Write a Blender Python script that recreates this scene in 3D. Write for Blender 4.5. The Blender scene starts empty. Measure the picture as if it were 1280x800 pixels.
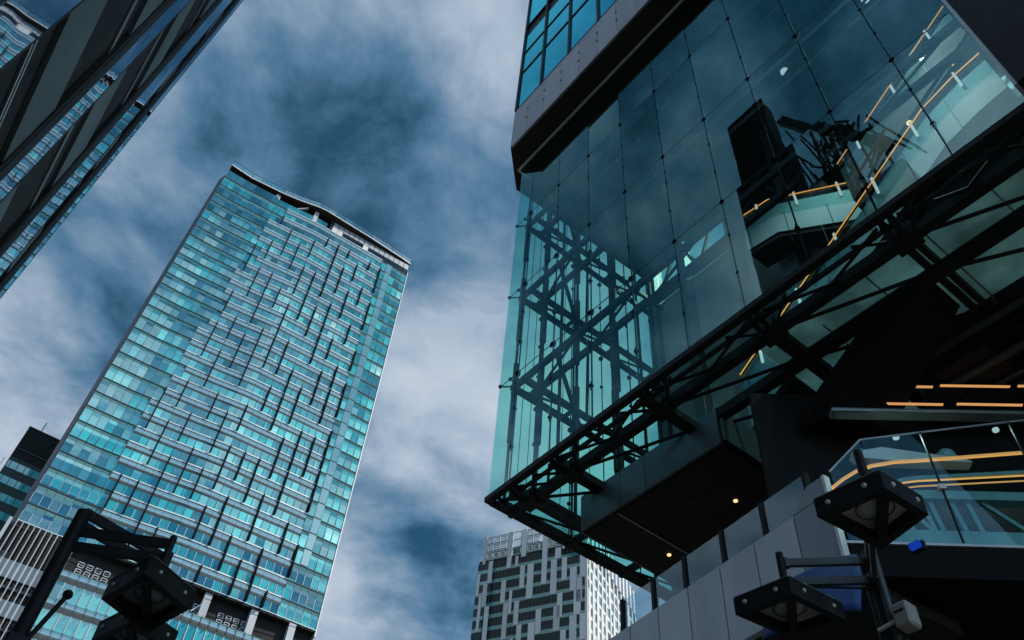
import bpy, bmesh, math, random
from mathutils import Vector, Matrix
random.seed(7)
SC = bpy.context.scene
COL = SC.collection

# ------------------------------------------------------------------ camera
EYE = 1.6
PITCH, ROLL, FPX, AZ = 0.852543828, 0.0980893052, 1061.09207, -0.965263889
cp, sp, cr, sr = math.cos(PITCH), math.sin(PITCH), math.cos(ROLL), math.sin(ROLL)
Fw = Vector((0, cp, sp)); U0 = Vector((0, -sp, cp)); R0 = Vector((1, 0, 0))
Rt = R0*cr + U0*sr; Up = U0*cr - R0*sr
cam = bpy.data.cameras.new('camera'); cam.sensor_width = 36; cam.lens = FPX/1280*36
cam.clip_start = .05; cam.clip_end = 6000
camo = bpy.data.objects.new('camera', cam); COL.objects.link(camo)
camo.matrix_world = Matrix(((Rt.x, Up.x, -Fw.x, 0), (Rt.y, Up.y, -Fw.y, 0), (Rt.z, Up.z, -Fw.z, EYE), (0, 0, 0, 1)))
SC.camera = camo

# ------------------------------------------------------------------ sky, sun, exposure
SUN_DIR = Vector((.95, -.2, .95)).normalized()
SUN_EL = math.asin(SUN_DIR.z); SUN_ROT = math.atan2(SUN_DIR.x, SUN_DIR.y)
world = bpy.data.worlds.new('World'); SC.world = world; world.use_nodes = True
nt = world.node_tree; nt.nodes.clear()
def N(tree, typ, **kw):
    n = tree.nodes.new(typ)
    for k, v in kw.items(): setattr(n, k, v)
    return n
def math_n(tree, op, a, b=None, clamp=False):
    n = N(tree, 'ShaderNodeMath', operation=op); n.use_clamp = clamp
    for i, x in enumerate((a, b)):
        if x is None: continue
        if isinstance(x, (int, float)): n.inputs[i].default_value = x
        else: tree.links.new(x, n.inputs[i])
    return n.outputs[0]
def mixc(tree, fac, a, b, blend='MIX'):
    n = N(tree, 'ShaderNodeMix', data_type='RGBA', blend_type=blend)
    for s, x in ((n.inputs[0], fac), (n.inputs[6], a), (n.inputs[7], b)):
        if isinstance(x, (int, float)): s.default_value = x
        elif isinstance(x, tuple): s.default_value = (*x, 1)
        else: tree.links.new(x, s)
    return n.outputs[2]
def ramp(tree, fac, stops):
    n = N(tree, 'ShaderNodeValToRGB'); tree.links.new(fac, n.inputs[0])
    e = n.color_ramp.elements
    while len(e) < len(stops): e.new(.5)
    for el, (p, c) in zip(e, stops):
        el.position = p; el.color = (*c, 1) if isinstance(c, tuple) else (c, c, c, 1)
    return n.outputs[0]
sky = N(nt, 'ShaderNodeTexSky', sky_type='NISHITA'); sky.sun_disc = False
sky.sun_elevation = SUN_EL; sky.sun_rotation = SUN_ROT; sky.air_density = 1.2; sky.dust_density = .6; sky.ozone_density = 2.5
tc = N(nt, 'ShaderNodeTexCoord')
sep = N(nt, 'ShaderNodeSeparateXYZ'); nt.links.new(tc.outputs['Generated'], sep.inputs[0])
zden = math_n(nt, 'ADD', math_n(nt, 'MAXIMUM', sep.outputs[2], 0.0), .18)
comb = N(nt, 'ShaderNodeCombineXYZ')
nt.links.new(math_n(nt, 'DIVIDE', sep.outputs[0], zden), comb.inputs[0])
nt.links.new(math_n(nt, 'DIVIDE', sep.outputs[1], zden), comb.inputs[1])
CLOUD_OFF = (-50.7257, 21.4041, 7.4769)
mp = N(nt, 'ShaderNodeMapping'); mp.inputs['Location'].default_value = CLOUD_OFF; nt.links.new(comb.outputs[0], mp.inputs[0])
def noise(tree, vec, scale, detail=6, rough=.55, dist=0., dim='3D'):
    n = N(tree, 'ShaderNodeTexNoise', noise_dimensions=dim)
    n.inputs['Scale'].default_value = scale; n.inputs['Detail'].default_value = detail
    n.inputs['Roughness'].default_value = rough; n.inputs['Distortion'].default_value = dist
    if vec is not None: tree.links.new(vec, n.inputs['Vector'])
    return n.outputs[0]
big = noise(nt, mp.outputs[0], 2.3, 3, .5, .3)
mid = noise(nt, mp.outputs[0], 6.0, 10, .6, .2)
dens = math_n(nt, 'ADD', math_n(nt, 'MULTIPLY', big, .64), math_n(nt, 'MULTIPLY', mid, .36))
cover = ramp(nt, dens, [(.33, .1), (.44, .7), (.56, 1.)])
shade = ramp(nt, dens, [(.385, (.2, .76, 1.25)), (.455, (.8, 1.7, 2.75)), (.52, (1.85, 2.6, 3.5)), (.60, (3.2, 3.75, 4.55)), (.74, (4.6, 4.95, 5.4))])
skyc = mixc(nt, 1.0, sky.outputs[0], (.10, .26, .32), 'MULTIPLY')
col = mixc(nt, cover, skyc, shade)
# the cloud deck is brighter on the sun's side of the sky, behind the eye
sd = N(nt, 'ShaderNodeVectorMath', operation='DOT_PRODUCT'); nt.links.new(tc.outputs['Generated'], sd.inputs[0]); sd.inputs[1].default_value = (.25, -.94, .2)
gl_ = math_n(nt, 'ADD', math_n(nt, 'MULTIPLY', math_n(nt, 'MAXIMUM', math_n(nt, 'ADD', sd.outputs['Value'], .12), 0.), 1.7), 1.)
col = mixc(nt, 1.0, col, gl_, 'MULTIPLY')
bg = N(nt, 'ShaderNodeBackground'); nt.links.new(col, bg.inputs[0]); bg.inputs[1].default_value = .09
wo = N(nt, 'ShaderNodeOutputWorld'); nt.links.new(bg.outputs[0], wo.inputs[0])
sun = bpy.data.lights.new('sun', 'SUN'); sun.energy = 3.2; sun.angle = math.radians(.5); sun.color = (1, .93, .84)
suno = bpy.data.objects.new('sun', sun); COL.objects.link(suno)
suno.rotation_euler = (-SUN_DIR).to_track_quat('-Z', 'Y').to_euler(); suno.location = (40, 5, 60)
vs = SC.view_settings; vs.view_transform = 'Standard'; vs.look = 'None'; vs.exposure = .72; vs.gamma = 1; vs.use_curve_mapping = False
SC.cycles.transparent_max_bounces = 32; SC.cycles.max_bounces = 10; SC.cycles.glossy_bounces = 5
SC.cycles.caustics_reflective = False; SC.cycles.caustics_refractive = False

# ------------------------------------------------------------------ frame of the street: u along the glass front, v away from the eye, z up from the eye
A_ = Vector((math.cos(AZ), math.sin(AZ), 0)); N_ = Vector((-math.sin(AZ), math.cos(AZ), 0))
def W(u, v, z=0): return A_*u + N_*v + Vector((0, 0, z + EYE))

# ------------------------------------------------------------------ materials
MATS = {}
def newmat(name):
    m = bpy.data.materials.new(name); m.use_nodes = True; m.node_tree.nodes.clear(); MATS[name] = m
    return m, m.node_tree
def out(t, sh):
    o = N(t, 'ShaderNodeOutputMaterial'); t.links.new(sh, o.inputs[0])
def solid(name, c, rough=.5, metal=0., var=.18, scale=1.5, bump=0., spec=.5, streak=True):
    m, t = newmat(name)
    p = N(t, 'ShaderNodeBsdfPrincipled'); p.inputs['Roughness'].default_value = rough; p.inputs['Metallic'].default_value = metal
    p.inputs['Specular IOR Level'].default_value = spec
    tc = N(t, 'ShaderNodeTexCoord')
    mp = N(t, 'ShaderNodeMapping'); t.links.new(tc.outputs['Object'], mp.inputs[0])
    if streak: mp.inputs['Scale'].default_value = (1, 1, .22)
    n = noise(t, mp.outputs[0], scale, 6, .6)
    lo = tuple(x*(1-var) for x in c); hi = tuple(min(1, x*(1+var)) for x in c)
    cc = ramp(t, n, [(.3, lo), (.7, hi)]); t.links.new(cc, p.inputs['Base Color'])
    n2 = noise(t, tc.outputs['Object'], scale*5, 4)
    rr = math_n(t, 'ADD', math_n(t, 'MULTIPLY', n2, .25), rough-.12, True); t.links.new(rr, p.inputs['Roughness'])
    if bump:
        b = N(t, 'ShaderNodeBump'); b.inputs['Strength'].default_value = bump; b.inputs['Distance'].default_value = .02
        t.links.new(n2, b.inputs['Height']); t.links.new(b.outputs[0], p.inputs['Normal'])
    out(t, p.outputs[0]); return m
def per_object_tone(m, lo, hi):
    t = m.node_tree; p = next(n for n in t.nodes if n.type == 'BSDF_PRINCIPLED'); src = p.inputs['Base Color'].links[0].from_socket
    oi = N(t, 'ShaderNodeObjectInfo'); k = math_n(t, 'ADD', math_n(t, 'MULTIPLY', oi.outputs['Random'], hi-lo), lo)
    c = N(t, 'ShaderNodeCombineColor')
    for i in range(3): t.links.new(k, c.inputs[i])
    t.links.new(mixc(t, 1., src, c.outputs[0], 'MULTIPLY'), p.inputs['Base Color'])
def schlick(t, f0, nrm=None):
    g = N(t, 'ShaderNodeNewGeometry'); d = N(t, 'ShaderNodeVectorMath', operation='DOT_PRODUCT')
    t.links.new(g.outputs['Incoming'], d.inputs[0]); t.links.new(nrm if nrm else g.outputs['Normal'], d.inputs[1])
    c = math_n(t, 'SUBTRACT', 1., math_n(t, 'ABSOLUTE', d.outputs['Value']), True)
    p5 = math_n(t, 'POWER', c, 5.)
    return math_n(t, 'ADD', math_n(t, 'MULTIPLY', p5, 1-f0), f0, True)
def wavy(t, scale, strength, dist=.05):
    tc = N(t, 'ShaderNodeTexCoord'); n = noise(t, tc.outputs['Object'], scale, 2, .5)
    b = N(t, 'ShaderNodeBump'); b.inputs['Strength'].default_value = strength; b.inputs['Distance'].default_value = dist
    t.links.new(n, b.inputs['Height']); return b.outputs[0]
def clearglass(name, tint, f0=.05, gl=(.75, .95, 1), wav=.05, rough=0.01, coat=.6):
    m, t = newmat(name)
    tr = N(t, 'ShaderNodeBsdfTransparent'); tr.inputs[0].default_value = (*tint, 1)
    g = N(t, 'ShaderNodeBsdfGlossy'); g.inputs[0].default_value = (*gl, 1); g.inputs['Roughness'].default_value = rough
    nr = wavy(t, .6, wav)
    oi = N(t, 'ShaderNodeObjectInfo'); wn_ = N(t, 'ShaderNodeTexWhiteNoise', noise_dimensions='1D'); t.links.new(oi.outputs['Random'], wn_.inputs['W'])
    vm = N(t, 'ShaderNodeVectorMath', operation='MULTIPLY_ADD'); t.links.new(wn_.outputs['Color'], vm.inputs[0]); vm.inputs[1].default_value = (.022, .022, .022); vm.inputs[2].default_value = (-.011, -.011, -.011)
    av = N(t, 'ShaderNodeVectorMath', operation='ADD'); t.links.new(nr, av.inputs[0]); t.links.new(vm.outputs[0], av.inputs[1])
    nv = N(t, 'ShaderNodeVectorMath', operation='NORMALIZE'); t.links.new(av.outputs[0], nv.inputs[0]); t.links.new(nv.outputs[0], g.inputs['Normal'])
    mx = N(t, 'ShaderNodeMixShader'); ge = N(t, 'ShaderNodeNewGeometry')
    front = math_n(t, 'SUBTRACT', 1., math_n(t, 'MULTIPLY', ge.outputs['Backfacing'], .92))
    fr = math_n(t, 'ADD', math_n(t, 'MULTIPLY', math_n(t, 'SUBTRACT', schlick(t, f0), f0), coat), f0)
    t.links.new(math_n(t, 'MULTIPLY', fr, front, True), mx.inputs[0])
    t.links.new(tr.outputs[0], mx.inputs[1]); t.links.new(g.outputs[0], mx.inputs[2]); out(t, mx.outputs[0]); return m
def mirrorglass(name, base, f0=.3, gl=(.8, .95, 1), wav=.08, wscale=.5, rough=.02):
    m, t = newmat(name)
    d = N(t, 'ShaderNodeBsdfDiffuse'); d.inputs[0].default_value = (*base, 1)
    g = N(t, 'ShaderNodeBsdfGlossy'); g.inputs[0].default_value = (*gl, 1); g.inputs['Roughness'].default_value = rough
    nr = wavy(t, wscale, wav); t.links.new(nr, g.inputs['Normal'])
    mx = N(t, 'ShaderNodeMixShader'); t.links.new(schlick(t, f0), mx.inputs[0])
    t.links.new(d.outputs[0], mx.inputs[1]); t.links.new(g.outputs[0], mx.inputs[2]); out(t, mx.outputs[0]); return m
def frosted(name, c):
    m, t = newmat(name)
    tr = N(t, 'ShaderNodeBsdfTranslucent'); tr.inputs[0].default_value = (*c, 1)
    tc = N(t, 'ShaderNodeTexCoord'); nz = noise(t, tc.outputs['Object'], .8, 6, .6)
    t.links.new(ramp(t, nz, [(.3, tuple(x*.45 for x in c)), (.7, tuple(x*1.05 for x in c))]), tr.inputs[0])
    d = N(t, 'ShaderNodeBsdfDiffuse'); d.inputs[0].default_value = (*[x*.5 for x in c], 1)
    mx = N(t, 'ShaderNodeMixShader'); mx.inputs[0].default_value = .25; t.links.new(tr.outputs[0], mx.inputs[1]); t.links.new(d.outputs[0], mx.inputs[2])
    g = N(t, 'ShaderNodeBsdfGlossy'); g.inputs['Roughness'].default_value = .1
    m2 = N(t, 'ShaderNodeMixShader'); t.links.new(schlick(t, .04), m2.inputs[0]); t.links.new(mx.outputs[0], m2.inputs[1]); t.links.new(g.outputs[0], m2.inputs[2])
    out(t, m2.outputs[0]); return m
def emit(name, c, s):
    m, t = newmat(name); e = N(t, 'ShaderNodeEmission'); e.inputs[0].default_value = (*c, 1); e.inputs[1].default_value = s
    out(t, e.outputs[0]); return m
def towerglass(name, pw, fh, z0, f0=.2, gain=1., pal=None):
    """panes of a curtain wall: blinds, ceilings and empty rooms behind each pane differ; one hash per pane and one per room of four, under a painted reflection gradient"""
    m, t = newmat(name)
    tc = N(t, 'ShaderNodeTexCoord'); s = N(t, 'ShaderNodeSeparateXYZ'); t.links.new(tc.outputs['Object'], s.inputs[0])
    ix = math_n(t, 'FLOOR', math_n(t, 'DIVIDE', s.outputs[0], pw))
    iz = math_n(t, 'FLOOR', math_n(t, 'DIVIDE', math_n(t, 'SUBTRACT', s.outputs[2], z0), fh))
    def wn(x, y, w=0.):
        c = N(t, 'ShaderNodeCombineXYZ')
        for i, q in enumerate((x, y, w)):
            if isinstance(q, (int, float)): c.inputs[i].default_value = q
            else: t.links.new(q, c.inputs[i])
        n = N(t, 'ShaderNodeTexWhiteNoise', noise_dimensions='3D'); t.links.new(c.outputs[0], n.inputs[0]); return n.outputs[0]
    rowoff = wn(iz, 3.3, 1.)
    room = math_n(t, 'FLOOR', math_n(t, 'ADD', math_n(t, 'DIVIDE', ix, 4.3), math_n(t, 'MULTIPLY', rowoff, 5.)))
    side = math_n(t, 'ADD', math_n(t, 'MULTIPLY', math_n(t, 'SUBTRACT', s.outputs[0], 26.), .0034), math_n(t, 'MULTIPLY', math_n(t, 'SUBTRACT', s.outputs[2], 160.), -.0009))  # cloud reflection painted in: panes paler to the right, darker towards the top
    h1 = wn(room, iz, 7.); h2 = wn(ix, iz, 11.)
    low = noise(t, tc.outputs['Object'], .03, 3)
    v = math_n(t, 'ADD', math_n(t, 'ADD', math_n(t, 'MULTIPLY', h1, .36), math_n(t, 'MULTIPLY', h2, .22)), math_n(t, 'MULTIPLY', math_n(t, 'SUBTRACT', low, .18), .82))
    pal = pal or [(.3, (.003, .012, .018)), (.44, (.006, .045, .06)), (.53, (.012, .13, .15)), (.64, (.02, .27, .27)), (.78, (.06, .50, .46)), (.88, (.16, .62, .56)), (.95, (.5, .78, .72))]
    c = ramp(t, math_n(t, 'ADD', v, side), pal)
    # vertical run inside a pane: blind half drawn
    fz = math_n(t, 'FRACT', math_n(t, 'DIVIDE', math_n(t, 'SUBTRACT', s.outputs[2], z0), fh))
    bl = math_n(t, 'GREATER_THAN', fz, math_n(t, 'ADD', math_n(t, 'MULTIPLY', wn(room, iz, 17.), .5), .1))
    c = mixc(t, math_n(t, 'MULTIPLY', bl, .55), c, mixc(t, 1., c, (.5, .55, .62), 'MULTIPLY'))
    d = N(t, 'ShaderNodeBsdfDiffuse'); t.links.new(mixc(t, 1., c, (gain, gain, gain), 'MULTIPLY'), d.inputs[0])
    g = N(t, 'ShaderNodeBsdfGlossy'); g.inputs[0].default_value = (.52, .88, .85, 1); g.inputs['Roughness'].default_value = .03
    # every pane sits a little out of true
    tilt = N(t, 'ShaderNodeCombineXYZ')
    t.links.new(math_n(t, 'MULTIPLY', math_n(t, 'SUBTRACT', wn(ix, iz, 21.), .5), .035), tilt.inputs[0])
    t.links.new(math_n(t, 'MULTIPLY', math_n(t, 'SUBTRACT', wn(ix, iz, 23.), .5), .035), tilt.inputs[2])
    b = wavy(t, .45, .12, .06)
    ad = N(t, 'ShaderNodeVectorMath', operation='ADD'); t.links.new(b, ad.inputs[0]); t.links.new(tilt.outputs[0], ad.inputs[1])
    nm = N(t, 'ShaderNodeVectorMath', operation='NORMALIZE'); t.links.new(ad.outputs[0], nm.inputs[0]); t.links.new(nm.outputs[0], g.inputs['Normal'])
    mx = N(t, 'ShaderNodeMixShader'); t.links.new(schlick(t, f0), mx.inputs[0])
    t.links.new(d.outputs[0], mx.inputs[1]); t.links.new(g.outputs[0], mx.inputs[2]); out(t, mx.outputs[0]); return m

M = MATS
solid('steel_black', (.02, .022, .022), .55, .2, .3, 3, spec=.12)
solid('steel_grey', (.06, .07, .072), .5, .3, .25, 2)
solid('steel_light', (.42, .45, .44), .4, .5, .15, 2)
solid('teal_steel', (.22, .42, .42), .5, .1, .25, 2)
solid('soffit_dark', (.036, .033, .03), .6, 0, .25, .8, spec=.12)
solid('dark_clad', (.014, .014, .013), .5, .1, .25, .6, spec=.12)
solid('grey_clad', (.26, .25, .265), .42, .2, .1, .5)
solid('base_clad', (.14, .18, .18), .35, .3, .15, .7)
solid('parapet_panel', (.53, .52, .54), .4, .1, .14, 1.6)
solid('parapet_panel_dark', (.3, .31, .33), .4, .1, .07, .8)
solid('interior_wall', (.3, .3, .28), .7, 0, .15, .5)
solid('interior_pale', (.30, .44, .46), .6, 0, .12, .6)
solid('interior_dark', (.018, .02, .022), .7, 0, .2, .6, spec=.12)
solid('white_panel', (.48, .48, .47), .5, .05, .1, .12)
solid('highlight_ledge', (.52, .58, .58), .35, .2, .25, .2)
solid('screen_grey', (.34, .36, .37), .4, .2, .2, .3)
solid('spandrel_flat', (.05, .15, .155), .12, .0, .25, .12)
solid('white_metal', (.72, .71, .68), .4, .1, .1, .3)
solid('concrete_grey', (.16, .225, .235), .75, 0, .22, .9, .15)
solid('roof_white', (.7, .69, .66), .5, 0, .08, .2)
solid('podium_dark', (.02, .02, .02), .7, 0, .2, .1, spec=.12)
solid('far_dark', (.05, .075, .07), .7, 0, .25, .06, spec=.12)
solid('far_brown', (.09, .075, .07), .7, 0, .2, .06)
solid('ground_paving', (.11, .105, .1), .85, 0, .25, .35, .2, streak=False)
solid('blue_cloth', (.006, .05, .2), .6, 0, .25, 1.2)
solid('box_grey', (.3, .31, .27), .6, 0, .12, 4)
solid('wedge_black', (.007, .007, .007), .7, 0, .2, .6, spec=.12)
solid('tower_side', (.03, .035, .045), .4, .2, .2, .05)
solid('spandrel_teal', (.06, .15, .16), .3, .2, .15, .06)
solid('bulb_grey', (.5, .51, .49), .25, 0, .1, 4)
for nm in ('parapet_panel', 'grey_clad', 'base_clad', 'soffit_dark', 'white_panel', 'concrete_grey'): per_object_tone(M[nm], .8, 1.12)
clearglass('glass_front', (.90, .975, .97), .175, (.62, .98, .93))
clearglass('glass_end', (.64, .95, .89), .06)
clearglass('glass_base', (.8, .97, .96), .06)
clearglass('glass_rail', (.7, .82, .87), .13)
clearglass('glass_esc', (.85, .96, .95), .06)
clearglass('glass_lamp', (.3, .32, .31), .06, rough=.15)
clearglass('glass_roof', (.72, .88, .88), .2, (.9, 1, 1))
mirrorglass('strip_glass', (.03, .045, .06), .42, (.8, .88, 1), .10, .8)
mirrorglass('box_window', (.004, .11, .17), .42, (.10, .66, .84), .06, .4)
mirrorglass('dark_glass', (.008, .012, .016), .05, (.7, .9, 1), .05)
mirrorglass('stream_glass', (.012, .018, .02), .02, (.7, .95, 1), .1, .4)
mirrorglass('stream_spandrel', (.06, .17, .17), .10, (.7, .95, 1), .1, .3)
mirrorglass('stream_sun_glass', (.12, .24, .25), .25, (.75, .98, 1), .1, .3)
mirrorglass('bulge_glass', (.07, .15, .16), .34, (.9, .99, 1), .05, .5, .10)
mirrorglass('far_window', (.04, .36, .37), .10, (.7, .95, 1), .1, .3)
frosted('base_frost', (.55, .76, .74))
emit('amber_strip', (1, .45, .12), .55)
emit('amber_soft', (1, .48, .17), .4)
emit('lamp_warm', (1, .62, .26), .9)
emit('light_cool', (.75, 1, .98), .35)
emit('blue_sign', (.01, .06, .55), .35)
solid('lamp_pane', (.34, .35, .33), .3, 0, .3, 2.5)
solid('reflector', (.2, .2, .19), .4, 0, .2, 4)
solid('fin_black', (.005, .006, .007), .8, 0, .1, .3, 0., .08)

# ------------------------------------------------------------------ building helpers
class Thing:
    def __init__(s, name, label, cat, u, v, phi=0., group=None, z=-EYE, local=False):
        s.o = bpy.data.objects.new(name, None); COL.objects.link(s.o)
        s.o.empty_display_size = .5
        s.o.location = W(u, v, z); s.o.rotation_euler = (0, 0, AZ + phi)
        s.o['label'] = label; s.o['category'] = cat
        if group: s.o['group'] = group
        s.off = Vector((0, 0, z)) if local else Vector((u, v, z))
class MB:
    def __init__(s): s.v = []; s.f = []; s.m = []; s.sm = []
    def add(s, vs, fs, mi=0, smooth=False):
        b = len(s.v); s.v += [tuple(x) for x in vs]; s.f += [tuple(b+i for i in f) for f in fs]
        s.m += [mi]*len(fs); s.sm += [smooth]*len(fs)
    def box(s, x0, x1, y0, y1, z0, z1, mi=0):
        x0, x1 = sorted((x0, x1)); y0, y1 = sorted((y0, y1)); z0, z1 = sorted((z0, z1))
        s.add([(x0,y0,z0),(x1,y0,z0),(x1,y1,z0),(x0,y1,z0),(x0,y0,z1),(x1,y0,z1),(x1,y1,z1),(x0,y1,z1)],
              [(3,2,1,0),(4,5,6,7),(0,1,5,4),(1,2,6,5),(2,3,7,6),(3,0,4,7)], mi); return s
    def prism(s, poly, z0, z1, mi=0):
        n = len(poly); vs = [(x, y, z0) for x, y in poly] + [(x, y, z1) for x, y in poly]
        s.add(vs, [tuple(reversed(range(n))), tuple(range(n, 2*n))] + [(i, (i+1) % n, n+(i+1) % n, n+i) for i in range(n)], mi); return s
    def prismy(s, poly, y0, y1, mi=0):
        n = len(poly); vs = [(x, y0, z) for x, z in poly] + [(x, y1, z) for x, z in poly]
        s.add(vs, [tuple(range(n)), tuple(reversed(range(n, 2*n)))] + [((i+1) % n, i, n+i, n+(i+1) % n) for i in range(n)], mi); return s
    def beam(s, p, q, w, h=None, mi=0):
        h = h or w; p, q = Vector(p), Vector(q); d = (q-p).normalized()
        ref = Vector((0, 0, 1)) if abs(d.z) < .95 else Vector((1, 0, 0))
        a = d.cross(ref).normalized(); b = a.cross(d).normalized()
        c = [a*(i*w/2)+b*(j*h/2) for i, j in ((-1,-1),(1,-1),(1,1),(-1,1))]
        s.add([p+x for x in c]+[q+x for x in c], [(3,2,1,0),(4,5,6,7),(0,1,5,4),(1,2,6,5),(2,3,7,6),(3,0,4,7)], mi); return s
    def rod(s, p, q, r, n=8, mi=0, r2=None, smooth=True):
        r2 = r if r2 is None else r2; p, q = Vector(p), Vector(q); d = (q-p).normalized()
        ref = Vector((0, 0, 1)) if abs(d.z) < .95 else Vector((1, 0, 0))
        a = d.cross(ref).normalized(); b = d.cross(a).normalized()
        cs = [(math.cos(2*math.pi*i/n), math.sin(2*math.pi*i/n)) for i in range(n)]
        vs = [p+a*(c*r)+b*(k*r) for c, k in cs] + [q+a*(c*r2)+b*(k*r2) for c, k in cs]
        s.add(vs, [(i, (i+1) % n, n+(i+1) % n, n+i) for i in range(n)], mi, smooth)
        s.add(vs, [tuple(reversed(range(n))), tuple(range(n, 2*n))], mi); return s
    def ball(s, c, r, mi=0, n=8, m=5, sz=1.):
        c = Vector(c); vs = [c+Vector((0, 0, r*sz))]
        for j in range(1, m):
            th = math.pi*j/m
            vs += [c+Vector((r*math.sin(th)*math.cos(2*math.pi*i/n), r*math.sin(th)*math.sin(2*math.pi*i/n), r*sz*math.cos(th))) for i in range(n)]
        vs.append(c-Vector((0, 0, r*sz))); fs = []
        for i in range(n): fs.append((0, 1+i, 1+(i+1) % n))
        for j in range(m-2):
            for i in range(n): fs.append((1+j*n+i, 1+(j+1)*n+i, 1+(j+1)*n+(i+1) % n, 1+j*n+(i+1) % n))
        b = 1+(m-2)*n
        for i in range(n): fs.append((b+i, b+n, b+(i+1) % n))
        s.add(vs, fs, mi, True); return s
    def path(s, pts, w, h, mi=0):
        for a, b in zip(pts, pts[1:]): s.beam(a, b, w, h, mi)
        return s
    def build(s, name, mats, T, bevel=0., kind=None, parent=None, label=None):
        off = T.off if T else Vector((0, 0, 0))
        me = bpy.data.meshes.new(name); me.from_pydata([tuple(Vector(x)-off) for x in s.v], [], s.f)
        for x in ([mats] if isinstance(mats, str) else mats): me.materials.append(M[x])
        for p, mi, sm in zip(me.polygons, s.m, s.sm): p.material_index = mi; p.use_smooth = sm
        bm = bmesh.new(); bm.from_mesh(me); bmesh.ops.recalc_face_normals(bm, faces=bm.faces); bm.to_mesh(me); bm.free()
        o = bpy.data.objects.new(name, me); COL.objects.link(o)
        o.parent = parent if parent else (T.o if T else None)
        if bevel:
            b = o.modifiers.new('bevel', 'BEVEL'); b.width = bevel; b.segments = 1; b.limit_method = 'ANGLE'
        if kind: o['kind'] = kind
        if label: o['label'] = label
        return o
def lerp(a, b, t): return a+(b-a)*t

# ------------------------------------------------------------------ ground
g = MB(); R = 4000
g.add([(-R, -R, 0), (R, -R, 0), (R, R, 0), (-R, R, 0)], [(0, 1, 2, 3)])
g.build('ground', 'ground_paving', None, kind='structure')

# ================================================================== the glass atrium building on the right
T = Thing('glass_atrium_building', 'dark glass building with cantilevered glass atrium and black steel trusses at right', 'building', -14.39, 9.75)
D = 9.75; UL = -14.39; UR = -.18; ZB = 13.0; ZT = 29.15; VB = 16.35
du, u0 = 1.50658, -12.0789
rows = [13.0, 16.90, 20.897, 24.894, 28.86, ZT]
cu = [u0+du*i for i in range(-1, 8)]
ucol = [UL] + cu + [UR]
zrow = [13.06, 16.905, 20.90, 24.90, ZT-.01]
zrow = [13.06, 24.896-2*3.997, 24.896-3.997, 24.896, ZT-.01]
# front panes
for i in range(len(ucol)-1):
    for j in range(len(zrow)-1):
        MB().box(ucol[i]+.012, ucol[i+1]-.012, D-.012, D+.012, zrow[j]+.012, zrow[j+1]-.012).build('front_pane', 'glass_front', T)
# joints, cables with their clamps
for j in range(1, len(zrow)-1):
    MB().box(UL, UR, D-.006, D+.008, zrow[j]-.011, zrow[j]+.011).build('glazing_joint', 'steel_black', T)
for u in cu:
    m = MB().rod((u, D+.05, 13.), (u, D+.05, ZT), .021, 8)
    for zr in zrow[1:-1]:
        m.ball((u, D+.03, zr), .085)
        for k in (-1, 1): m.beam((u-.11*k, D+.02, zr-.02), (u+.11*k, D+.02, zr+.02), .05)
    for z0, z1 in zip(zrow, zrow[1:]):
        for k in (1, 2):
            zz_ = lerp(z1-.0, z1-3.997, k/3)
            if zz_ > 13.2: m.ball((u, D+.03, zz_), .062); m.rod((u, D+.03, zz_-.12), (u, D+.03, zz_+.12), .032)
    m.build('cable', 'fin_black', T)
# end glass wall (faces the street corner)
vcol = [D+.02+i*1.3166 for i in range(6)]
for i in range(5):
    for j in range(4):
        MB().box(UL-.012, UL+.012, vcol[i]+.012, vcol[i+1]-.012, zrow[j]+.012, zrow[j+1]-.012).build('end_pane', 'glass_end', T)
for i in range(1, 6):
    v = vcol[i]
    m = MB().rod((UL+.06, v, 13.), (UL+.06, v, ZT), .018, 8)
    for zr in zrow[1:-1]: m.ball((UL+.04, v, zr), .085)
    for z0, z1 in zip(zrow, zrow[1:]):
        for k in (1, 2): m.ball((UL+.04, v, z1-3.997*k/3), .06)
    m.build('end_cable', 'steel_black', T)
# thin tie wires behind the end glass
for k, v in enumerate((10.25, 10.55, 11.7, 12.75, 13.3, 14.6, 15.2)):
    MB().rod((UL+.5, v, 13.), (UL+.5, v, ZT), .011, 6).build('tie_wire', 'steel_black', T)
# bottom edge frame and base glazing
MB().box(UL-.04, UR+.1, D-.07, D+.11, 12.9, 13.06).build('edge_beam', 'steel_black', T, .01)
MB().box(UL-.06, UL+.08, D+.11, 16.4, 12.9, 13.06).build('edge_beam', 'steel_black', T, .01)
MB().box(UL+.08, -12.72, D+.11, 16.3, 12.985, 13.0).build('base_pane', 'glass_base', T)
MB().box(-12.70, -8.4, D+.11, 11.38, 12.985, 13.0).build('base_pane', 'glass_base', T)
MB().box(-8.36, UR, D+.11, 10.5, 12.985, 13.0).build('base_pane', 'glass_base', T)
MB().box(-8.36, -6.6, 10.5, 12.95, 12.985, 13.0).build('base_pane', 'glass_base', T)
for k in range(5):
    a = -6.55+1.275*k
    for v0, v1 in ((10.52, 11.6), (11.63, 12.95)): MB().box(a, a+1.245, v0, v1, 12.985, 13.0).build('frosted_pane', 'base_frost', T)
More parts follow.
